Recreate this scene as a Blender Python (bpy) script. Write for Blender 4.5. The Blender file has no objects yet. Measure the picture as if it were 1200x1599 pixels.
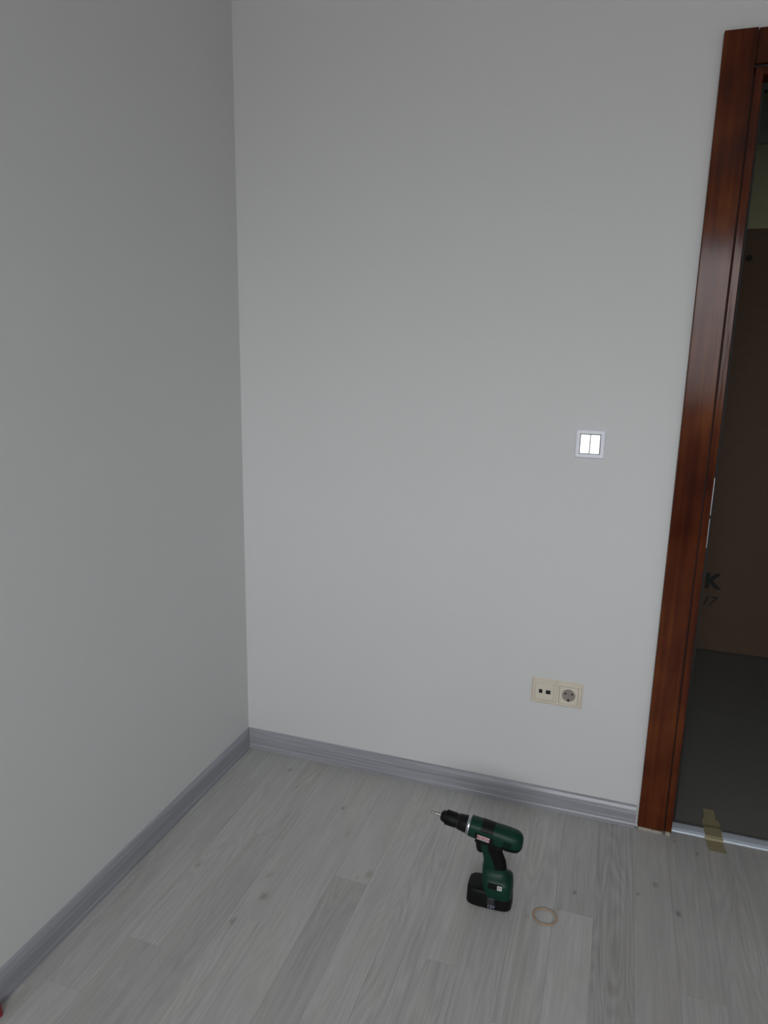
import bpy, bmesh, math, random
from mathutils import Vector, Matrix
random.seed(7)
SC = bpy.context.scene
COL = SC.collection

# ------------------------------------------------------------ camera
cx, cy, cz, yaw, pitch, roll, fpx = 1.1662, -2.0473, 1.3776, -0.3182, 0.2184, 0.0202, 1111.58
F = Vector((math.sin(yaw)*math.cos(pitch), math.cos(yaw)*math.cos(pitch), -math.sin(pitch)))
R = Vector((math.cos(yaw), -math.sin(yaw), 0))
U = R.cross(F)
R2 = R*math.cos(roll) + U*math.sin(roll)
U2 = -R*math.sin(roll) + U*math.cos(roll)
cd = bpy.data.cameras.new('camera')
cam = bpy.data.objects.new('camera', cd)
COL.objects.link(cam)
cd.sensor_fit = 'VERTICAL'
cd.sensor_height = 24.0
cd.lens = fpx/1599*24.0
cd.clip_start = 0.02
m = Matrix((R2, U2, -F)).transposed().to_4x4()
m.translation = Vector((cx, cy, cz))
cam.matrix_world = m
SC.camera = cam

# ------------------------------------------------------------ world, daylight, exposure
SC.view_settings.view_transform = 'Standard'
SC.view_settings.look = 'None'
SC.view_settings.gamma = 1.0
SC.view_settings.use_curve_mapping = False
SC.view_settings.exposure = 1.32
SKY = 1.0
w = bpy.data.worlds.new('overcast_sky')
SC.world = w
w.use_nodes = True
wn = w.node_tree.nodes; wl = w.node_tree.links
wn.clear()
wo = wn.new('ShaderNodeOutputWorld'); wb = wn.new('ShaderNodeBackground')
tc = wn.new('ShaderNodeTexCoord'); sx = wn.new('ShaderNodeSeparateXYZ'); rmp = wn.new('ShaderNodeValToRGB')
mp = wn.new('ShaderNodeMapRange')
mp.inputs['From Min'].default_value = -0.3; mp.inputs['From Max'].default_value = 0.7
wl.new(tc.outputs['Generated'], sx.inputs[0]); wl.new(sx.outputs['Z'], mp.inputs['Value'])
wl.new(mp.outputs[0], rmp.inputs[0]); wl.new(rmp.outputs[0], wb.inputs['Color']); wl.new(wb.outputs[0], wo.inputs[0])
e = rmp.color_ramp.elements
e[0].position = 0.24; e[0].color = (0.35, 0.35, 0.345, 1)
e[1].position = 0.42; e[1].color = (0.93, 0.965, 1.0, 1)
wb.inputs['Strength'].default_value = 5.0*SKY
# window opening in the wall behind the photographer
WY = -4.0; WX0, WX1, WZ0, WZ1 = 0.55, 2.10, 1.05, 2.25
ld = bpy.data.lights.new('window_daylight', 'AREA')
ld.shape = 'RECTANGLE'; ld.size = WX1-WX0; ld.size_y = WZ1-WZ0
ld.cycles.is_portal = True
lo = bpy.data.objects.new('window_daylight', ld); COL.objects.link(lo)
lo.location = ((WX0+WX1)/2, WY-0.10, (WZ0+WZ1)/2); lo.rotation_euler = (math.radians(90), 0, 0)

# ------------------------------------------------------------ materials
def srgb(h):
    return tuple(((c/255/12.92) if c/255 <= .04045 else ((c/255+.055)/1.055)**2.4) for c in h) + (1,)

def mat(name, col, rough=0.6, metal=0.0, spec=0.5, noise=0.0, scale=40.0, coat=0.0, coat_r=0.1, bump=0.0, stretch=(1,1,1)):
    mt = bpy.data.materials.new(name); mt.use_nodes = True
    nt = mt.node_tree; b = nt.nodes['Principled BSDF']
    b.inputs['Roughness'].default_value = rough
    b.inputs['Metallic'].default_value = metal
    b.inputs['Specular IOR Level'].default_value = spec
    b.inputs['Coat Weight'].default_value = coat
    b.inputs['Coat Roughness'].default_value = coat_r
    c = tuple(col[:3]) + (1,)
    t = nt.nodes.new('ShaderNodeTexCoord'); mpn = nt.nodes.new('ShaderNodeMapping')
    mpn.inputs['Scale'].default_value = stretch
    n = nt.nodes.new('ShaderNodeTexNoise'); n.inputs['Scale'].default_value = scale; n.inputs['Detail'].default_value = 5
    nt.links.new(t.outputs['Object'], mpn.inputs[0]); nt.links.new(mpn.outputs[0], n.inputs['Vector'])
    mx = nt.nodes.new('ShaderNodeMix'); mx.data_type = 'RGBA'
    k = noise
    mx.inputs[6].default_value = tuple(v*(1-k) for v in c[:3]) + (1,)
    mx.inputs[7].default_value = tuple(min(1, v*(1+k)) for v in c[:3]) + (1,)
    nt.links.new(n.outputs['Fac'], mx.inputs[0]); nt.links.new(mx.outputs[2], b.inputs['Base Color'])
    if bump:
        bp = nt.nodes.new('ShaderNodeBump'); bp.inputs['Strength'].default_value = bump; bp.inputs['Distance'].default_value = 0.001
        nt.links.new(n.outputs['Fac'], bp.inputs['Height']); nt.links.new(bp.outputs[0], b.inputs['Normal'])
    return mt

M = {}
M['wall'] = mat('wall_paint', (0.69, 0.69, 0.685), 0.75, spec=0.3, noise=0.02, scale=3, bump=0.05)
M['ceiling'] = mat('ceiling_paint', (0.84, 0.84, 0.83), 0.9, noise=0.01)
M['hall_wall'] = mat('hall_paint', (0.52, 0.52, 0.33), 0.8, noise=0.03, scale=4)
M['hall_trim'] = mat('hall_trim_paint', (0.35, 0.35, 0.33), 0.7, noise=0.03, scale=4)
M['white_plastic'] = mat('white_plastic', (0.88, 0.89, 0.95), 0.32, noise=0.01)
M['rocker'] = mat('rocker_plastic', (0.92, 0.93, 0.94), 0.18, spec=1.0, noise=0.0, coat=1.0, coat_r=0.12)
M['cream'] = mat('cream_plastic', (0.74, 0.665, 0.555), 0.4, noise=0.02)
M['socket_in'] = mat('socket_interior', (0.30, 0.26, 0.235), 0.5, noise=0.02)
M['hole'] = mat('dark_hole', (0.006, 0.006, 0.006), 0.7)
M['metal'] = mat('brushed_metal', (0.5, 0.52, 0.55), 0.3, metal=1.0, noise=0.06, scale=200)
M['green'] = mat('green_plastic', (0.0015, 0.034, 0.019), 0.42, spec=0.25, noise=0.08, scale=60)
M['black'] = mat('black_plastic', (0.004, 0.004, 0.0045), 0.5, spec=0.22, noise=0.15, scale=60)
M['rubber'] = mat('black_rubber', (0.003, 0.0025, 0.0025), 0.7, spec=0.2, noise=0.2, scale=300, bump=0.4)
M['greyblk'] = mat('dark_grey_plastic', (0.02, 0.02, 0.023), 0.5, noise=0.1)
M['label'] = mat('label_white', (0.62, 0.60, 0.62), 0.4, noise=0.02)
M['label_red'] = mat('label_red', (0.40, 0.02, 0.04), 0.4, noise=0.02)
M['label_grey'] = mat('label_print', (0.32, 0.33, 0.42), 0.4, noise=0.02)
M['steel'] = mat('drill_bit_steel', (0.24, 0.22, 0.21), 0.45, metal=0.6, noise=0.1)
M['alu'] = mat('aluminium_strip', (0.62, 0.68, 0.76), 0.5, metal=0.1, noise=0.08, scale=30, stretch=(1, 12, 1))
M['filler'] = mat('raw_chipped_mdf', (0.40, 0.36, 0.30), 0.9, noise=0.4, scale=120)
M['dark_strip'] = mat('black_strip_groove_shade', (0.010, 0.009, 0.009), 0.7, noise=0.2)  # black of the stop strip; in the casing groove it paints the shade
M['band'] = mat('tan_rubber', (0.46, 0.31, 0.21), 0.6, noise=0.2, scale=60)
M['red'] = mat('red_plastic', (0.30, 0.03, 0.04), 0.4, noise=0.15)
M['ink'] = mat('black_ink', (0.012, 0.012, 0.012), 0.7, noise=0.1)
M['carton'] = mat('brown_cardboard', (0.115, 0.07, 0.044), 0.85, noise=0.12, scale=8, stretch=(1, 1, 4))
M['caulk'] = mat('white_sealant', (0.55, 0.55, 0.53), 0.6)
# masking tape, semi-transparent yellowed paper
tp = mat('masking_tape', (0.42, 0.36, 0.21), 0.6, noise=0.15, scale=90)
tp.node_tree.nodes['Principled BSDF'].inputs['Alpha'].default_value = 0.72
M['tape'] = tp

def wood_mat():
    mt = bpy.data.materials.new('varnished_mahogany'); mt.use_nodes = True
    nt = mt.node_tree; N = nt.nodes; L = nt.links; b = N['Principled BSDF']
    t = N.new('ShaderNodeTexCoord'); mp_ = N.new('ShaderNodeMapping'); mp_.inputs['Scale'].default_value = (60, 60, 2.2)
    n = N.new('ShaderNodeTexNoise'); n.inputs['Scale'].default_value = 1.0; n.inputs['Detail'].default_value = 6; n.inputs['Distortion'].default_value = 0.6
    n2 = N.new('ShaderNodeTexNoise'); n2.inputs['Scale'].default_value = 7.0; n2.inputs['Detail'].default_value = 2
    L.new(t.outputs['Object'], mp_.inputs[0]); L.new(mp_.outputs[0], n.inputs['Vector']); L.new(t.outputs['Object'], n2.inputs['Vector'])
    ad = N.new('ShaderNodeMath'); ad.operation = 'MULTIPLY_ADD'; ad.inputs[1].default_value = 0.45
    L.new(n.outputs['Fac'], ad.inputs[0])
    ml = N.new('ShaderNodeMath'); ml.operation = 'MULTIPLY'; ml.inputs[1].default_value = 0.55
    L.new(n2.outputs['Fac'], ml.inputs[0]); L.new(ml.outputs[0], ad.inputs[2])
    r = N.new('ShaderNodeValToRGB'); L.new(ad.outputs[0], r.inputs[0]); L.new(r.outputs[0], b.inputs['Base Color'])
    e = r.color_ramp.elements
    e[0].position = 0.33; e[0].color = (0.040, 0.0065, 0.0020, 1)
    e[1].position = 0.68; e[1].color = (0.150, 0.040, 0.0075, 1)
    k = e.new(0.5); k.color = (0.085, 0.017, 0.0038, 1)
    b.inputs['Roughness'].default_value = 0.45
    b.inputs['Coat Weight'].default_value = 0.25; b.inputs['Coat Roughness'].default_value = 0.12
    b.inputs['Specular IOR Level'].default_value = 0.03
    bp = N.new('ShaderNodeBump'); bp.inputs['Strength'].default_value = 0.25; bp.inputs['Distance'].default_value = 0.002
    n3 = N.new('ShaderNodeTexNoise'); n3.inputs['Scale'].default_value = 1.0; n3.inputs['Detail'].default_value = 2
    mp3 = N.new('ShaderNodeMapping'); mp3.inputs['Scale'].default_value = (70, 70, 5)
    L.new(t.outputs['Object'], mp3.inputs[0]); L.new(mp3.outputs[0], n3.inputs['Vector'])
    L.new(n3.outputs['Fac'], bp.inputs['Height'])
    L.new(bp.outputs[0], b.inputs['Coat Normal']); L.new(bp.outputs[0], b.inputs['Normal'])
    return mt
M['wood'] = wood_mat()

def skirting_mat(name, axis):
    mt = bpy.data.materials.new(name); mt.use_nodes = True
    nt = mt.node_tree; N = nt.nodes; L = nt.links; b = N['Principled BSDF']
    t = N.new('ShaderNodeTexCoord'); mp_ = N.new('ShaderNodeMapping')
    mp_.inputs['Scale'].default_value = (3, 200, 220) if axis == 'x' else (200, 3, 220)
    n = N.new('ShaderNodeTexNoise'); n.inputs['Detail'].default_value = 4; n.inputs['Scale'].default_value = 1
    L.new(t.outputs['Object'], mp_.inputs[0]); L.new(mp_.outputs[0], n.inputs['Vector'])
    r = N.new('ShaderNodeValToRGB'); L.new(n.outputs['Fac'], r.inputs[0]); L.new(r.outputs[0], b.inputs['Base Color'])
    e = r.color_ramp.elements
    e[0].position = 0.35; e[0].color = (0.285, 0.285, 0.312, 1)
    e[1].position = 0.66; e[1].color = (0.385, 0.385, 0.420, 1)
    b.inputs['Roughness'].default_value = 0.3
    return mt
M['skirt_x'] = skirting_mat('grey_laminate_skirting_x', 'x')
M['skirt_y'] = skirting_mat('grey_laminate_skirting_y', 'y')

def floor_mat(knots):
    mt = bpy.data.materials.new('whitewashed_laminate'); mt.use_nodes = True
    nt = mt.node_tree; N = nt.nodes; L = nt.links; b = N['Principled BSDF']
    def math_(op, a=None, bb=None, c=None):
        nd = N.new('ShaderNodeMath'); nd.operation = op
        for i, v in enumerate((a, bb, c)):
            if v is None: continue
            if isinstance(v, (int, float)): nd.inputs[i].default_value = v
            else: L.new(v, nd.inputs[i])
        return nd.outputs[0]
    t = N.new('ShaderNodeTexCoord')
    at = N.new('ShaderNodeAttribute'); at.attribute_name = 'plank'      # r tone, g seed, b grain strength
    sp = N.new('ShaderNodeSeparateColor'); L.new(at.outputs['Color'], sp.inputs[0])
    tone, seed, gs = sp.outputs[0], sp.outputs[1], sp.outputs[2]
    off = N.new('ShaderNodeCombineXYZ'); s9 = math_('MULTIPLY', seed, 37.0)
    L.new(s9, off.inputs[0]); L.new(math_('MULTIPLY', seed, 11.0), off.inputs[1]); L.new(s9, off.inputs[2])
    va = N.new('ShaderNodeVectorMath'); va.operation = 'ADD'; L.new(t.outputs['Object'], va.inputs[0]); L.new(off.outputs[0], va.inputs[1])
    # fine straight grain
    m1 = N.new('ShaderNodeMapping'); m1.inputs['Scale'].default_value = (150, 3.5, 1); L.new(va.outputs[0], m1.inputs[0])
    n1 = N.new('ShaderNodeTexNoise'); n1.inputs['Scale'].default_value = 1; n1.inputs['Detail'].default_value = 4; n1.inputs['Distortion'].default_value = 0.4
    L.new(m1.outputs[0], n1.inputs['Vector'])
    # cathedral grain: distorted bands
    m2 = N.new('ShaderNodeMapping'); m2.inputs['Scale'].default_value = (13, 1.5, 1); L.new(va.outputs[0], m2.inputs[0])
    n2 = N.new('ShaderNodeTexNoise'); n2.inputs['Scale'].default_value = 1; n2.inputs['Detail'].default_value = 1.5
    L.new(m2.outputs[0], n2.inputs['Vector'])
    ring = math_('SINE', math_('MULTIPLY', n2.outputs['Fac'], 95.0))
    # broad blotches
    m3 = N.new('ShaderNodeMapping'); m3.inputs['Scale'].default_value = (18, 3.0, 1); L.new(va.outputs[0], m3.inputs[0])
    n3 = N.new('ShaderNodeTexNoise'); n3.inputs['Scale'].default_value = 1; n3.inputs['Detail'].default_value = 3
    L.new(m3.outputs[0], n3.inputs['Vector'])
    g = math_('MULTIPLY', math_('MULTIPLY', math_('SUBTRACT', n1.outputs['Fac'], 0.5), 0.62), math_('ADD', gs, 0.25))
    rg = math_('MULTIPLY', math_('MULTIPLY', ring, gs), 0.075)
    bl = math_('MULTIPLY', math_('SUBTRACT', n3.outputs['Fac'], 0.5), 0.30)
    val = math_('ADD', math_('ADD', math_('ADD', g, rg), bl), tone)
    # bevelled joints between the boards
    r = N.new('ShaderNodeValToRGB'); L.new(val, r.inputs[0])
    e = r.color_ramp.elements
    e[0].position = 0.0; e[0].color = (0.275, 0.268, 0.26, 1)
    e[1].position = 1.0; e[1].color = (0.67, 0.66, 0.64, 1)
    k = e.new(0.5); k.color = (0.465, 0.458, 0.446, 1)
    # warm tint patches
    m4 = N.new('ShaderNodeMapping'); m4.inputs['Scale'].default_value = (9, 2.5, 1); L.new(va.outputs[0], m4.inputs[0])
    n4 = N.new('ShaderNodeTexNoise'); n4.inputs['Scale'].default_value = 1.3; L.new(m4.outputs[0], n4.inputs['Vector'])
    wr = N.new('ShaderNodeMapRange'); wr.inputs['From Min'].default_value = 0.5; wr.inputs['From Max'].default_value = 0.75
    wr.inputs['To Max'].default_value = 0.35; L.new(n4.outputs['Fac'], wr.inputs['Value'])
    mxw = N.new('ShaderNodeMix'); mxw.data_type = 'RGBA'; mxw.blend_type = 'MULTIPLY'
    mxw.inputs[7].default_value = (1.0, 0.93, 0.85, 1); L.new(wr.outputs[0], mxw.inputs[0]); L.new(r.outputs[0], mxw.inputs[6])
    col = mxw.outputs[2]
    # printed knots of the decor
    for (kx, ky, kr, dark, warm) in knots:
        v = N.new('ShaderNodeVectorMath'); v.operation = 'SUBTRACT'; v.inputs[1].default_value = (kx, ky, 0)
        L.new(t.outputs['Object'], v.inputs[0])
        s = N.new('ShaderNodeVectorMath'); s.operation = 'MULTIPLY'; s.inputs[1].default_value = (1.25, 0.8, 0); L.new(v.outputs[0], s.inputs[0])
        ln = N.new('ShaderNodeVectorMath'); ln.operation = 'LENGTH'; L.new(s.outputs[0], ln.inputs[0])
        d = math_('ADD', ln.outputs['Value'], math_('MULTIPLY', math_('SUBTRACT', n1.outputs['Fac'], 0.5), kr*0.7))
        mr = N.new('ShaderNodeMapRange'); mr.interpolation_type = 'SMOOTHSTEP'
        mr.inputs['From Min'].default_value = kr*1.25; mr.inputs['From Max'].default_value = 0.0
        mr.inputs['To Min'].default_value = 0.0; mr.inputs['To Max'].default_value = dark; L.new(d, mr.inputs['Value'])
        mk = N.new('ShaderNodeMix'); mk.data_type = 'RGBA'
        L.new(mr.outputs[0], mk.inputs[0]); L.new(col, mk.inputs[6])
        mk.inputs[7].default_value = (0.25, 0.165, 0.10, 1) if warm else (0.15, 0.14, 0.13, 1)
        col = mk.outputs[2]
    L.new(col, b.inputs['Base Color'])
    b.inputs['Roughness'].default_value = 0.42
    b.inputs['Specular IOR Level'].default_value = 0.4
    bp = N.new('ShaderNodeBump'); bp.inputs['Strength'].default_value = 0.15; bp.inputs['Distance'].default_value = 0.0006
    L.new(n1.outputs['Fac'], bp.inputs['Height']); L.new(bp.outputs[0], b.inputs['Normal'])
    return mt

def tile_mat():
    mt = bpy.data.materials.new('hall_floor_tiles'); mt.use_nodes = True
    nt = mt.node_tree; N = nt.nodes; L = nt.links; b = N['Principled BSDF']
    t = N.new('ShaderNodeTexCoord'); br = N.new('ShaderNodeTexBrick')
    mp_ = N.new('ShaderNodeMapping'); mp_.inputs['Location'].default_value = (-0.01, 0.05, 0)
    br.offset = 0.0; br.inputs['Scale'].default_value = 1.0
    br.inputs['Brick Width'].default_value = 0.46; br.inputs['Row Height'].default_value = 0.92
    br.inputs['Mortar Size'].default_value = 0.0025
    br.inputs['Color1'].default_value = (0.19, 0.187, 0.175, 1); br.inputs['Color2'].default_value = (0.18, 0.177, 0.166, 1)
    br.inputs['Mortar'].default_value = (0.15, 0.145, 0.14, 1)
    L.new(t.outputs['Object'], mp_.inputs[0]); L.new(mp_.outputs[0], br.inputs['Vector'])
    n = N.new('ShaderNodeTexNoise'); n.inputs['Scale'].default_value = 120
    L.new(t.outputs['Object'], n.inputs['Vector'])
    mx = N.new('ShaderNodeMix'); mx.data_type = 'RGBA'; mx.blend_type = 'MULTIPLY'; mx.inputs[0].default_value = 0.25
    L.new(br.outputs['Color'], mx.inputs[6]); L.new(n.outputs['Fac'], mx.inputs[7]); L.new(mx.outputs[2], b.inputs['Base Color'])
    b.inputs['Roughness'].default_value = 0.6
    return mt
M['tiles'] = tile_mat()

# ------------------------------------------------------------ helpers
def link(name, me, m_, parent=None, loc=(0, 0, 0), rot=(0, 0, 0)):
    o = bpy.data.objects.new(name, me); COL.objects.link(o)
    if m_ is not None: me.materials.append(M[m_])
    o.location = loc; o.rotation_euler = rot
    if parent: o.parent = parent
    return o

def obj(name, bm, m_, parent=None, loc=(0, 0, 0), rot=(0, 0, 0), smooth=False):
    bmesh.ops.recalc_face_normals(bm, faces=bm.faces)
    me = bpy.data.meshes.new(name); bm.to_mesh(me); bm.free()
    if smooth:
        for p in me.polygons: p.use_smooth = True
        me.set_sharp_from_angle(angle=math.radians(42))
    return link(name, me, m_, parent, loc, rot)

def box(bm, x0, x1, y0, y1, z0, z1, bev=0.0, seg=2):
    g = bmesh.new()
    bmesh.ops.create_cube(g, size=1)
    for v in g.verts:
        v.co = Vector(((x0+x1)/2 + v.co.x*(x1-x0), (y0+y1)/2 + v.co.y*(y1-y0), (z0+z1)/2 + v.co.z*(z1-z0)))
    if bev: bmesh.ops.bevel(g, geom=g.edges[:], offset=bev, segments=seg, affect='EDGES', profile=0.5)
    me = bpy.data.meshes.new('t'); g.to_mesh(me); g.free(); bm.from_mesh(me); bpy.data.meshes.remove(me)
    return bm

def bx(*a, **k): return box(bmesh.new(), *a, **k)

def loft(rings, cap=True, bm=None):
    bm = bm or bmesh.new()
    vs = [[bm.verts.new(p) for p in r] for r in rings]
    n = len(vs[0])
    for a, b in zip(vs, vs[1:]):
        for i in range(n): bm.faces.new((a[i], a[(i+1) % n], b[(i+1) % n], b[i]))
    if cap:
        bm.faces.new(vs[0][::-1]); bm.faces.new(vs[-1])
    return bm

def sup(a, b, n=2.0, seg=40):
    out = []
    for i in range(seg):
        t = 2*math.pi*i/seg; c, s = math.cos(t), math.sin(t)
        out.append((a*math.copysign(abs(c)**(2/n), c), b*math.copysign(abs(s)**(2/n), s)))
    return out

def lathe_x(prof, seg=40, bm=None):      # prof: (x, r)
    return loft([[(x, r*math.cos(2*math.pi*i/seg), r*math.sin(2*math.pi*i/seg)) for i in range(seg)] for x, r in prof], bm=bm)

def lathe_z(prof, seg=32, bm=None):
    return loft([[(r*math.cos(2*math.pi*i/seg), r*math.sin(2*math.pi*i/seg), z) for i in range(seg)] for z, r in prof], bm=bm)

def empty(name, loc, rz=0):
    o = bpy.data.objects.new(name, None); COL.objects.link(o); o.location = loc; o.rotation_euler = (0, 0, rz)
    o.empty_display_size = 0.05
    return o

def tag(o, label, cat, group=None):
    o['label'] = label; o['category'] = cat
    if group: o['group'] = group
    return o

def struct(o, label=None):
    o['kind'] = 'structure'
    if label: o['label'] = label
    return o

def text(name, s, size, m_, parent, loc, rot, bold=0.0, shear=0.0, depth=0.0002, label=None):
    cu = bpy.data.curves.new(name, 'FONT'); cu.body = s; cu.size = size; cu.offset = bold; cu.extrude = depth; cu.shear = shear
    cu.align_x = 'CENTER'; cu.align_y = 'CENTER'
    to = bpy.data.objects.new('tmp', cu); COL.objects.link(to)
    bpy.context.view_layer.update()
    me = bpy.data.meshes.new_from_object(to.evaluated_get(bpy.context.evaluated_depsgraph_get()))
    me.name = name
    bpy.data.objects.remove(to)
    me.materials.clear()
    o = link(name, me, m_, parent, loc, rot)
    if label: o['label'] = label
    return o

# ------------------------------------------------------------ room shell
RX1, ZC = 3.3, 2.65
DX0, DX1, DZ = 1.412, 2.27, 2.04        # door opening
YH = 1.75                               # far wall of the hallway
# laminate floor: one mesh of boards
SW = 0.096; X0 = 0.056 - SW
rnd = random.Random(11)
tones = {  # strip index -> list of (y_start, tone, grain) from the back wall towards the camera
    1: [(0.1, .48, .5), (-1.02, .55, .4)],
    2: [(0.1, .54, .6), (-0.86, .42, .5)],
    3: [(0.1, .50, .7), (-0.42, .44, .5), (-1.3, .5, .4)],
    4: [(0.1, .53, .4), (-0.715, .53, .7), (-1.6, .45, .5)],
    5: [(0.1, .57, .4), (-1.15, .5, .5)],
    6: [(0.1, .56, .3), (-0.505, .42, .6), (-1.45, .5, .5)],
    7: [(0.1, .56, .5), (-0.92, .5, .6)],
    8: [(0.1, .52, .9), (-0.98, .55, .5)],
    9: [(0.1, .55, .6), (-0.68, .50, .9)],
    10: [(0.1, .53, .6), (-1.2, .5, .6)],
    11: [(0.1, .50, .8), (-0.79, .50, .6)],
    12: [(0.1, .43, .5), (-0.42, .60, .4)],
    13: [(0.1, .33, 1.0), (-1.3, .5, .7)],
    14: [(0.1, .46, .3), (-0.95, .44, .6)],
    15: [(0.1, .43, .6), (-0.58, .47, .5)],
    16: [(0.1, .46, .7), (-0.75, .40, .6)],
}
bm = bmesh.new(); lay = bm.loops.layers.float_color.new('plank')
nst = int((RX1+0.05-X0)/SW)+1
for i in range(nst):
    xa, xb = X0+i*SW, X0+(i+1)*SW
    segs = list(tones.get(i, [(0.1, rnd.uniform(.42, .56), rnd.uniform(.3, .9))]))
    segs[0] = (0.035 if xb > DX0 else 0.012, segs[0][1], segs[0][2])
    y = segs[-1][0] - 0.9 if len(segs) > 1 else -rnd.uniform(.4, 1.1)
    while y > WY-0.05:
        segs.append((y, rnd.uniform(.42, .56), rnd.uniform(.3, .9))); y -= rnd.uniform(.85, 1.2)
    for j, (ya, tn, gr) in enumerate(segs):
        yb = segs[j+1][0] if j+1 < len(segs) else WY-0.05
        sd = rnd.random()
        g = 0.0002
        vs = [bm.verts.new(p) for p in ((xa+g, yb+g, 0), (xb-g, yb+g, 0), (xb-g, ya-g, 0), (xa+g, ya-g, 0))]
        lo_ = [bm.verts.new(p) for p in ((xa, yb, -.0012), (xb, yb, -.0012), (xb, ya, -.0012), (xa, ya, -.0012))]
        fs = [bm.faces.new(vs)] + [bm.faces.new((lo_[k], lo_[(k+1) % 4], vs[(k+1) % 4], vs[k])) for k in range(4)]
        for f in fs:
            for l in f.loops: l[lay] = (tn, sd, gr, 1)
box(bm, X0, RX1+0.1, WY-0.1, 0.033, -0.1, -0.0013)
knots = [(.17, -.593, .012, .35, 1), (.394, -.635, .016, .55, 1), (.451, -.223, .010, .6, 0), (.625, -.467, .016, .45, 1), (.598, -.49, .009, .3, 1),
         (1.157, -.346, .009, .6, 0), (1.361, -.243, .013, .5, 0), (1.413, -.332, .012, .7, 0), (.36, -.734, .012, .45, 1),
         (1.119, -.425, .014, .25, 1), (1.316, -.294, .008, .55, 0), (.206, -.091, .012, .45, 0), (1.05, -.47, .012, .22, 1),
         (.27, -.17, .010, .35, 1), (.372, -.56, .014, .3, 1), (.51, -.33, .013, .25, 1), (1.48, -.07, .008, .6, 1), (1.42, -.035, .006, .6, 1),
         (1.255, -.62, .02, .2, 1), (.80, -.36, .02, .2, 1)]
M['floor'] = floor_mat(knots)
struct(obj('floor', bm, 'floor'))

struct(obj('wall_left', bx(-0.1, 0, WY-0.1, 0.12, -0.1, ZC), 'wall'))
bm = bx(0, 1.385, 0, 0.12, -0.1, ZC)
box(bm, 1.385, DX1+.013, 0, 0.12, DZ+.013, ZC); box(bm, DX1+.013, RX1, 0, 0.12, -0.1, ZC)
struct(obj('wall_back', bm, 'wall'))
struct(obj('wall_right', bx(RX1, RX1+.1, WY-0.1, YH+.1, -0.1, ZC), 'wall'))
bm = bx(0, WX0, WY-.2, WY, -0.1, ZC)
box(bm, WX1, RX1, WY-.2, WY, -0.1, ZC); box(bm, WX0, WX1, WY-.2, WY, -0.1, WZ0); box(bm, WX0, WX1, WY-.2, WY, WZ1, ZC)
struct(obj('wall_front', bm, 'wall'))
struct(obj('ceiling', bx(-.1, RX1+.1, WY-.2, YH+.1, ZC, ZC+.1), 'ceiling'))
# hallway behind the door
struct(obj('floor_hallway', bx(0.6, RX1, 0.035, YH, -0.1, -0.002), 'tiles'))
struct(obj('wall_hallway', bx(0.6, RX1, YH, YH+.1, -0.1, ZC), 'hall_wall'))
struct(obj('wall_hallway_side', bx(0.5, 0.6, 0.12, YH+.1, -0.1, ZC), 'hall_wall'))
bm = bx(0.6, RX1, YH-.035, YH, 2.32, 2.40); box(bm, 0.6, RX1, YH-.02, YH, 2.40, 2.50)
struct(obj('trim_hallway', bm, 'hall_trim'))

# window behind the camera
wroot = struct(empty('window_1', ((WX0+WX1)/2, WY-.1, WZ0)))
hw = (WX1-WX0)/2; hh = WZ1-WZ0
bm = bmesh.new()
box(bm, -hw, hw, -.03, .03, 0, .05); box(bm, -hw, hw, -.03, .03, hh-.05, hh)
box(bm, -hw, -hw+.05, -.03, .03, .05, hh-.05); box(bm, hw-.05, hw, -.03, .03, .05, hh-.05)
box(bm, -.03, .03, -.03, .03, .05, hh-.05)
obj('window_frame', bm, 'white_plastic', wroot)
obj('window_sill', bx(-hw, hw, .1, .16, -.03, .0, bev=.004), 'white_plastic', wroot)

# skirting boards, moulded profile
def skirting(name, length, m_, parent=None):
    # local: runs along +x, wall at y=0, room on -y
    pr = [(0, 0), (-.014, 0), (-.0145, .012), (-.0128, .016), (-.0128, .046), (-.0118, .050), (-.0105, .058), (-.0065, .067), (-.002, .0705), (0, .0705)]
    bm = loft([[(x, y, z) for y, z in pr] for x in (0, length)])
    return obj(name, bm, m_, parent)
struct(skirting('baseboard_back', 1.310, 'skirt_x'))
o = struct(skirting('baseboard_left', 3.985, 'skirt_x')); o.rotation_euler = (0, 0, math.radians(90)); o.location = (0, WY+.001, 0)
bm = bx(.0135, .0160, -.0160, -.0140, 0.0, .0695, bev=.0004)
struct(obj('trim_1', bm, 'caulk'), 'thin white sealant line where the two baseboards meet')

# door frame
T = 0.018; FX = 1.317; ZT = 2.1353
door = struct(empty('door_1', (FX, 0, 0)))
CW = .073
bm = bx(0, CW, -T, .0, .012, ZT, bev=.0018); obj('side_casing', bm, 'wood', door)
bm = bx(CW+.0015, DX1+.0185-FX, -T+.001, .0, 2.058, ZT-.001, bev=.0018); obj('head_casing', bm, 'wood', door)
bm = bx(DX1+.02-FX, DX1+.02-FX+CW, -T, .0, .012, ZT, bev=.0018); obj('side_casing', bm, 'wood', door)
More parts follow.
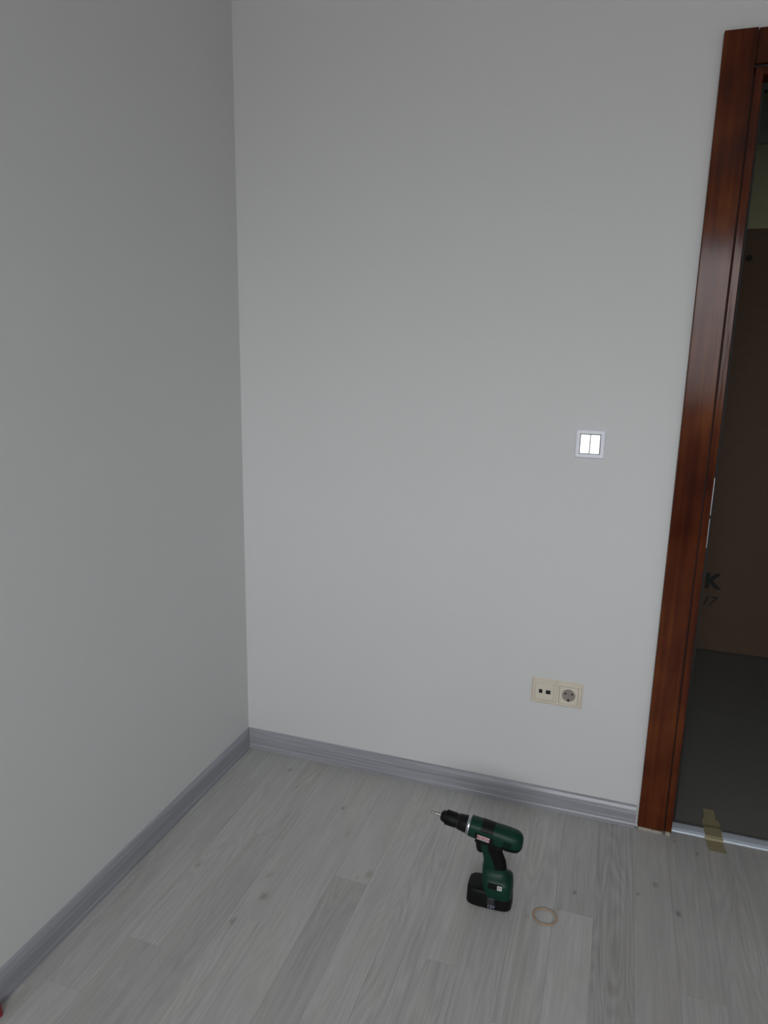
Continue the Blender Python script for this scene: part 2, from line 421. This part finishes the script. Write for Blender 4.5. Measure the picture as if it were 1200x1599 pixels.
# jamb lining with a reveal step beside the casing
jx = CW+.0035
bm = bx(jx, 1.412-FX, -T+.005, .12, .010, DZ+.013, bev=.0012); obj('jamb', bm, 'wood', door)
bm = bmesh.new()
box(bm, CW-.006, 1.4-FX, -.007, .0, .010, DZ+.013); box(bm, CW-.006, DX1+.03-FX, -.007, .0, DZ+.0005, 2.065)
obj('groove_shade_fill', bm, 'dark_strip', door)  # black backing put in so the groove beside the casing looks shaded
bm = bx(DX1-FX, DX1+.0155-FX, -T+.005, .12, .010, DZ+.013, bev=.0012); obj('jamb', bm, 'wood', door)
bm = bx(1.412-FX, DX1-FX, -T+.004, .12, DZ-.005, DZ+.0115, bev=.0012); obj('head_jamb', bm, 'wood', door)
bm = bmesh.new()
box(bm, 1.412-FX, 1.4245-FX, .045, .075, .012, DZ-.005); box(bm, DX1-.015-FX, DX1-FX, .045, .075, .012, DZ-.005)
box(bm, 1.4245-FX, DX1-.015-FX, .045, .075, DZ-.020, DZ-.005)
so = obj('door_stop_strip', bm, 'dark_strip', door); so['label'] = 'black strip along the door stop'  # plain black strip beyond the jamb, both sides and head
# strike plate folded round the jamb edge
sx0 = 1.412-FX
bm = bx(sx0-.0006, sx0+.0016, -T+.0034, .022, .975, 1.076, bev=.0005)
box(bm, sx0-.0006, sx0+.0016, -T+.0034, .022, .885, .965, bev=.0005)
bo = obj('strike_plate', bm, 'metal', door); bo['label'] = 'silver metal strike plate'
# chipped lower ends
bm = bmesh.new()
for a, b_, h in ((.003, .04, .011), (.04, .069, .009), (.079, .092, .012)):
    box(bm, a, b_, -T+.001, -.001, 0.0, h, bev=.002)
bo = obj('chipped_end', bm, 'filler', door); bo['label'] = 'pale chipped raw end at the floor'

# threshold strip
bm = loft([[(x, y, z) for y, z in ((.012, 0), (.014, .004), (.024, .007), (.048, .007), (.058, .004), (.060, 0))] for x in (1.413, DX1-.001)])
o = tag(obj('threshold_strip', bm, 'alu'), 'silver metal threshold strip across the bottom of the doorway', 'threshold strip')

# masking tape over the strip
bm = bmesh.new(); ny = 60; rows = []
for j in range(ny+1):
    y = -.043 + j*(.165+.043)/ny
    if .006 < y < .067: z = .0086 if .015 < y < .059 else .0060
    else: z = .0006 if y < .03 else .0006
    j1 = .004*math.sin(j*.8); j2 = .003*math.sin(j*.5+1)
    xc = 1.531 + max(0, -y)*.12
    wd = .024 if y < .11 else .016
    rows.append([(xc-wd+j1*(.3), y, z), (xc, y, z+.0002), (xc+wd+j2*.4, y, z)])
vs = [[bm.verts.new(p) for p in r] for r in rows]
for a, b_ in zip(vs, vs[1:]):
    for i in range(2): bm.faces.new((a[i], a[i+1], b_[i+1], b_[i]))
ge = bmesh.ops.extrude_face_region(bm, geom=bm.faces[:])
bmesh.ops.translate(bm, vec=(0, 0, .0003), verts=[v for v in ge['geom'] if isinstance(v, bmesh.types.BMVert)])
tag(obj('masking_tape', bm, 'tape'), 'yellowish masking tape stuck across the metal threshold strip', 'tape')

# ------------------------------------------------------------ cardboard carton in the hallway
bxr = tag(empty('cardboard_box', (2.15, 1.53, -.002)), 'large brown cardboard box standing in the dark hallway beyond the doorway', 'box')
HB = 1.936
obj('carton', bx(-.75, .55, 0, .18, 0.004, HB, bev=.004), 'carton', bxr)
bm = bx(-.75, .55, -.0012, .0, HB-.03, HB-.0265); 
obj('flap_crease', bm, 'greyblk', bxr)
bm = lathe_z([(0, .014), (.0015, .014)], seg=20); bm.transform(Matrix.Rotation(math.radians(90), 4, 'X'))
o = obj('finger_hole', bm, 'hole', bxr, loc=(-.522, 0, 1.815)); o['label'] = 'dark round hole'
R90 = (math.radians(90), 0, 0)
text('printed_letter', 'K', .100, 'ink', bxr, (1.643-2.15, -.0006, .350), R90, bold=.0045, label='bold black printed letter K')
text('printed_mark', '17', .062, 'ink', bxr, (1.634-2.15, -.0006, .252), R90, bold=.0008, shear=.35, label='black slanted printed figures')

# ------------------------------------------------------------ light switch
sw = tag(empty('light_switch', (1.0894, 0, 1.1459)), 'white double rocker light switch on the wall left of the door frame', 'light switch')
bm = bmesh.new()
def frame_ring(bm, W_, H_, w_in, h_in, y0, y1, yin):
    # bevelled picture-frame plate, front towards -y
    loops = [[(s*W_, y0, t*H_) for s, t in ((-1,-1),(1,-1),(1,1),(-1,1))],
             [(s*W_, y0+(y1-y0)*.4, t*H_) for s, t in ((-1,-1),(1,-1),(1,1),(-1,1))],
             [(s*(W_-.004), y1, t*(H_-.004)) for s, t in ((-1,-1),(1,-1),(1,1),(-1,1))],
             [(s*(w_in+.001), y1, t*(h_in+.001)) for s, t in ((-1,-1),(1,-1),(1,1),(-1,1))],
             [(s*w_in, yin, t*h_in) for s, t in ((-1,-1),(1,-1),(1,1),(-1,1))],
             [(s*w_in, y0, t*h_in) for s, t in ((-1,-1),(1,-1),(1,1),(-1,1))]]
    vs = [[bm.verts.new(p) for p in l] for l in loops]
    for a, b_ in zip(vs, vs[1:] + vs[:1]):
        for i in range(4): bm.faces.new((a[i], a[(i+1) % 4], b_[(i+1) % 4], b_[i]))
    return bm
frame_ring(bm, .0405, .0405, .0272, .0272, 0, -.0095, -.006)
obj('cover_frame', bm, 'white_plastic', sw)
obj('base_plate', bx(-.027, .027, -.0055, -.001, -.027, .027), 'greyblk', sw)
for s in (-1, 1):
    bm = bx(-.0128, .0128, -.0045, .0045, -.0262, .0262, bev=.0008)
    # slightly concave rocker, pressed at the top
    obj('rocker', bm, 'rocker', sw, loc=(s*.0133, -.0088, 0), rot=(math.radians(-5.0), 0, 0))

# ------------------------------------------------------------ double wall outlet (data + power)
so = tag(empty('wall_outlet', (1.0518, 0, .3907)), 'cream double wall outlet with two data jacks and a round power socket', 'outlet')
bm = bmesh.new()
def rect_loop(cx_, w_, h_, y): return [(cx_+s*w_, y, t*h_) for s, t in ((-1,-1),(1,-1),(1,1),(-1,1))]
# outer plate with bevelled rim, two openings
bm = bx(-.076, .076, -.0024, 0, -.0405, .0405, bev=.0008)
for c in (-.0355, .0355):
    g = bmesh.new(); frame_ring(g, .0375, .0375, .0275, .0275, -.002, -.009, -.006)
    g.transform(Matrix.Translation((c, 0, 0))); me = bpy.data.meshes.new('t'); g.to_mesh(me); g.free(); bm.from_mesh(me); bpy.data.meshes.remove(me)
obj('cover_frame', bm, 'cream', so)
di = obj('data_insert', bx(-.063, -.008, -.0072, -.001, -.027, .027, bev=.0008), 'cream', so)
for (jx_, jz, jw, jh) in ((-.0468, .001, .0052, .0062), (-.0245, .0005, .0068, .0062)):
    obj('data_jack', bx(jx_-jw, jx_+jw, -.0080, -.0060, jz-jh, jz+jh, bev=.0003), 'hole', di)
    obj('jack_surround', bx(jx_-jw-.002, jx_+jw+.002, -.0077, -.0060, jz-jh-.003, jz+jh+.003, bev=.0004), 'cream', di)
pi_ = None
# power socket: square face with a round recess
g = bmesh.new(); seg = 48; rc = .0195
sq = []
for i in range(seg):
    t = 2*math.pi*i/seg; c, s = math.cos(t), math.sin(t); k = .027/max(abs(c), abs(s)); sq.append((c*k, s*k))
cir = [(rc*math.cos(2*math.pi*i/seg), rc*math.sin(2*math.pi*i/seg)) for i in range(seg)]
loft([[(x+.0355, -.001, z) for x, z in sq], [(x+.0355, -.0078, z) for x, z in sq], [(x*1.03+.0355, -.0078, z*1.03) for x, z in cir],
      [(x+.0355, -.0072, z) for x, z in cir], [(x*.97+.0355, -.0012, z*.97) for x, z in cir]], bm=g)
pw = obj('power_socket', g, 'cream', so)
g = lathe_z([(0, .0187), (.0006, .0187)], seg=40); g.transform(Matrix.Rotation(math.radians(90), 4, 'X'))
obj('socket_recess', g, 'socket_in', pw, loc=(.0355, -.0026, 0))
for s in (-1, 1):
    g = lathe_z([(0, .0029), (.0006, .0029)], seg=16); g.transform(Matrix.Rotation(math.radians(90), 4, 'X'))
    obj('pin_hole', g, 'hole', pw, loc=(.0355+s*.0095, -.0031, 0.003))
    obj('earth_clip', bx(.0355-.003, .0355+.003, -.0075, -.0028, s*.0165-.0022, s*.0165+.0022, bev=.0004), 'hole' if s < 0 else 'socket_in', pw)

# ------------------------------------------------------------ cordless drill
# local x: towards the rear of the drill, -y: towards the viewer, z up
dr = tag(empty('cordless_drill', (.8925+.057, -.4818+.035, 0), math.radians(1.0)),
         'green and black cordless drill standing upright on its battery on the floor', 'drill')
mm = .001
def u(x): return (x-57)*mm

# battery pack: rounded block
def rbox(x0, x1, hw_, z0, z1, n=5.0, round_b=4, round_t=8, taper=0.0, seg=56):
    rings = []
    a, c = (x1-x0)/2, (x0+x1)/2
    steps = []
    for i in range(5): t = i/4*math.pi/2; steps.append((z0+round_b*(1-math.cos(t)), round_b*(1-math.sin(t))))
    for i in range(5): t = i/4*math.pi/2; steps.append((z1-round_t*(1-math.sin(t)), round_t*(1-math.cos(t))))
    for z, ins in steps:
        k = taper*(z-z0)/(z1-z0)
        rings.append([((c+px)*mm, py*mm, z*mm) for px, py in sup(a-ins-k, hw_-ins-k*.5, n, seg)])
    return loft(rings)
def shift(bm, dx, dz=0): bm.transform(Matrix.Translation((dx*mm, 0, dz*mm))); return bm
bt = obj('battery_pack', shift(rbox(-2, 115, 36, 0, 50, n=4.5, round_b=6, round_t=9, taper=2), -57), 'black', dr, smooth=True)
obj('release_button', shift(rbox(54, 74, 3.2, 16, 37, n=3.5, round_b=2, round_t=3), -57),
    'greyblk', bt, loc=(0, -.0355, 0), smooth=True)
text('voltage_print', '12V', .0125, 'label_grey', bt, (u(65), -.0362, .0105), R90, bold=.0002)

# foot of the tool that clips over the battery
foot_rings = []
for z, x0, x1, hw_ in ((34, 42, 112, 36.2), (37, 40, 113.5, 37), (50, 39, 114, 37), (64, 37, 113, 36.3), (76, 35.5, 111.5, 34.0), (83, 34.5, 108, 27.5), (90, 34, 101, 20.5), (97, 34, 96.5, 17.5), (104, 34.3, 94.5, 16.5)):
    foot_rings.append([((x0+x1)/2*mm + px*mm, py*mm, z*mm) for px, py in sup((x1-x0)/2, hw_, 4.0 if z < 80 else 3.0, 56)])
ft = obj('foot', shift(loft(foot_rings), -57), 'green', dr, smooth=True)
obj('indicator_recess', bx(u(55), u(90), -.0370, -.0335, .063, .077, bev=.0008), 'black', ft, rot=(0, 0, 0))
obj('indicator_label', bx(u(78), u(90), -.0376, -.0350, .0635, .0765, bev=.0004), 'label', ft)
bm = bmesh.new()
for k, (hx, z0, z1) in enumerate(((81.0, .066, .074), (84.5, .069, .074), (87.0, .066, .072))):
    box(bm, u(hx)-.0006, u(hx)+.0006, -.0379, -.0374, z0, z1)
obj('label_print', bm, 'greyblk', ft)

# handle: green front half and black rubber rear half
hs = [(96, 34, 95), (108, 35.5, 94.5), (122, 35.5, 92), (136, 32, 85.5), (150, 27.5, 79.5), (164, 25, 76), (176, 24, 76)]
def hring(z, x0, x1, hw_, n=2.6): return [((x0+x1)/2*mm + px*mm, py*mm, z*mm) for px, py in sup((x1-x0)/2, hw_, n, 48)]
obj('handle', shift(loft([hring(z, a, b-3, 15.5) for z, a, b in hs]), -57), 'green', dr, smooth=True)
bm = bmesh.new()
rings = []
for z, a, b in hs:
    fr = a + (b-a)*(.54 if z < 110 else (.47 if z < 140 else .42))
    c = (a+b)/2; pts = []
    full = sup((b-a)/2, 16.6, 2.6, 48)
    rear = [(max(px+c, fr), py) for px, py in full]
    rings.append([(px*mm, py*mm, z*mm) for px, py in rear])
rg = [rings[0]] + rings[1:]
g = bmesh.new(); vs = [[g.verts.new(p) for p in r] for r in rg]
for A_, B_ in zip(vs, vs[1:]):
    for i in range(48): g.faces.new((A_[i], A_[(i+1) % 48], B_[(i+1) % 48], B_[i]))
g.faces.new(vs[0][::-1]); g.faces.new(vs[-1])
obj('rubber_grip', shift(g, -57), 'rubber', dr, smooth=True)

# motor housing along a slightly raised axis
ax = Matrix.Translation((u(0), 0, .2045)) @ Matrix.Rotation(math.radians(8.4), 4, 'Y')
def A(bm): bm.transform(ax); return bm
body = []
for x, rz_, ry, zc in ((-4, 23, 23, 0), (-2, 25, 25, 0), (20, 26, 25, 0), (60, 26.5, 26, 0), (95, 27.5, 27, -.5), (112, 27, 26.5, -.8), (121, 25, 24.5, -1), (127, 21, 20.5, -1.5), (131, 15, 14.5, -2), (133, 7, 7, -2)):
    body.append([(x*mm, py*mm, (pz+zc)*mm) for py, pz in sup(ry, rz_, 2.35, 48)])
bd = obj('motor_housing', A(loft(body)), 'green', dr, smooth=True)
# black underside and rear vents
low = []
for x, rz_, ry, zc in ((84, 27.0, 26.6, -.6), (95, 28.3, 27.9, -.8), (112, 28, 27.3, -1), (121, 26, 25.4, -1.2), (127, 22.2, 21.6, -1.6), (131.5, 15.5, 15, -2), (133.8, 7.5, 7.5, -2)):
    r_ = []
    for py, pz in sup(ry, rz_, 2.35, 48):
        zz = pz+zc; r_.append((x*mm, py*mm, min(zz, -9 if x > 118 else -12)*mm))
    low.append(r_)
obj('rear_guard', A(loft(low)), 'black', bd, smooth=True)
bm = bmesh.new()
for k in range(4):
    box(bm, (87+k*5.2)*mm, (89.4+k*5.2)*mm, -.0287, -.0235, -.018, .006, bev=.0003)
obj('vent_slots', A(bm), 'black', bd)
gs_ = []
for x, d_ in ((25, -.6), (25.6, .5), (57.4, .5), (58, -.6)):
    gs_.append([(x*mm, py*mm, max(pz, 11)*mm) for py, pz in sup(25.4+d_, 26.2+d_, 2.35, 48)])
sl = obj('gear_selector', A(loft(gs_)), 'black', bd, smooth=True)
bp = obj('name_plate', A(bx(.014, .062, -.0276, -.0235, -.0125, .0025, bev=.0008)), 'black', bd)
obj('name_label', A(bx(.020, .052, -.0284, -.0272, -.0105, .0015, bev=.0003)), 'label', bp)
t_ = text('name_print', 'BOSCH', .0098, 'label_red', bp, (0, 0, 0), (0, 0, 0), bold=.0003)
t_.matrix_local = ax @ Matrix.Translation((.0360, -.0286, -.0045)) @ Matrix.Rotation(math.radians(90), 4, 'X')
obj('under_housing', A(bx(.016, .090, -.0155, .0155, -.0325, -.020, bev=.003)), 'black', bd)
# collar, chuck, bit
obj('collar_ring', A(lathe_x([(-.0115, .0235), (-.0105, .0245), (-.0045, .0252), (-.0035, .0245)])), 'metal', dr, smooth=True)
ck = obj('chuck', A(lathe_x([(-.0355, .0185), (-.0345, .0195), (-.014, .0220), (-.0112, .0222)])), 'black', dr, smooth=True)
cs = obj('chuck_sleeve', A(lathe_x([(-.0815, .0060), (-.0810, .0095), (-.0775, .0130), (-.070, .0155), (-.055, .0175), (-.039, .0185), (-.0372, .0175)])), 'black', dr, smooth=True)
bm = bmesh.new()
for k in range(18):
    a = 2*math.pi*k/18
    g = bx(-.068, -.042, -.0009, .0009, .0155, .0188, bev=.0004)
    g.transform(Matrix.Rotation(a, 4, 'X')); me = bpy.data.meshes.new('t'); g.to_mesh(me); g.free(); bm.from_mesh(me); bpy.data.meshes.remove(me)
obj('grip_ribs', A(bm), 'black', cs)
obj('separator_ring', A(lathe_x([(-.0374, .0172), (-.0353, .0172)])), 'greyblk', dr, smooth=True)
obj('driver_bit', A(lathe_x([(-.108, .0012), (-.1045, .0030), (-.100, .0032), (-.097, .0042), (-.080, .0042)], seg=6)), 'steel', dr)
# trigger
tr = bmesh.new()
rings = []
for z, x0, x1 in ((139, 22, 33), (141, 17.5, 33), (150, 14.5, 34), (160, 13.5, 34), (172, 13, 34)):
    rings.append([((x0+x1)/2*mm + px*mm, py*mm, z*mm) for px, py in sup((x1-x0)/2, 8.5, 3, 32)])
obj('trigger', shift(loft(rings), -57), 'black', dr, smooth=True)

# ------------------------------------------------------------ small things on the floor
bm = bmesh.new(); n = 72; rings = []
for i in range(n):
    t = 2*math.pi*i/n
    rx, ry = .0285 + .0008*math.sin(3*t), .0275 + .001*math.sin(2*t+.7)
    c = Vector((rx*math.cos(t), ry*math.sin(t), .0017)); d = Vector((math.cos(t), math.sin(t), 0))
    rings.append([tuple(c + d*.0027*math.cos(a) + Vector((0, 0, .0015*math.sin(a)))) for a in [2*math.pi*k/8 for k in range(8)]])
vs = [[bm.verts.new(p) for p in r] for r in rings]
for i in range(n):
    A_, B_ = vs[i], vs[(i+1) % n]
    for k in range(8): bm.faces.new((A_[k], A_[(k+1) % 8], B_[(k+1) % 8], B_[k]))
tag(obj('rubber_band', bm, 'band', loc=(1.0915, -.4585, 0), smooth=True), 'thin tan ring lying flat on the floor right of the drill', 'rubber band')

rc_ = tag(empty('plastic_cap', (.0265, -1.126, 0)), 'small red object on the floor at the foot of the left baseboard', 'cap')
obj('cap_body', lathe_z([(0, .0100), (.001, .0112), (.004, .0112), (.0045, .0100), (.020, .0092), (.026, .0075), (.029, .003)], seg=28), 'red', rc_, smooth=True)
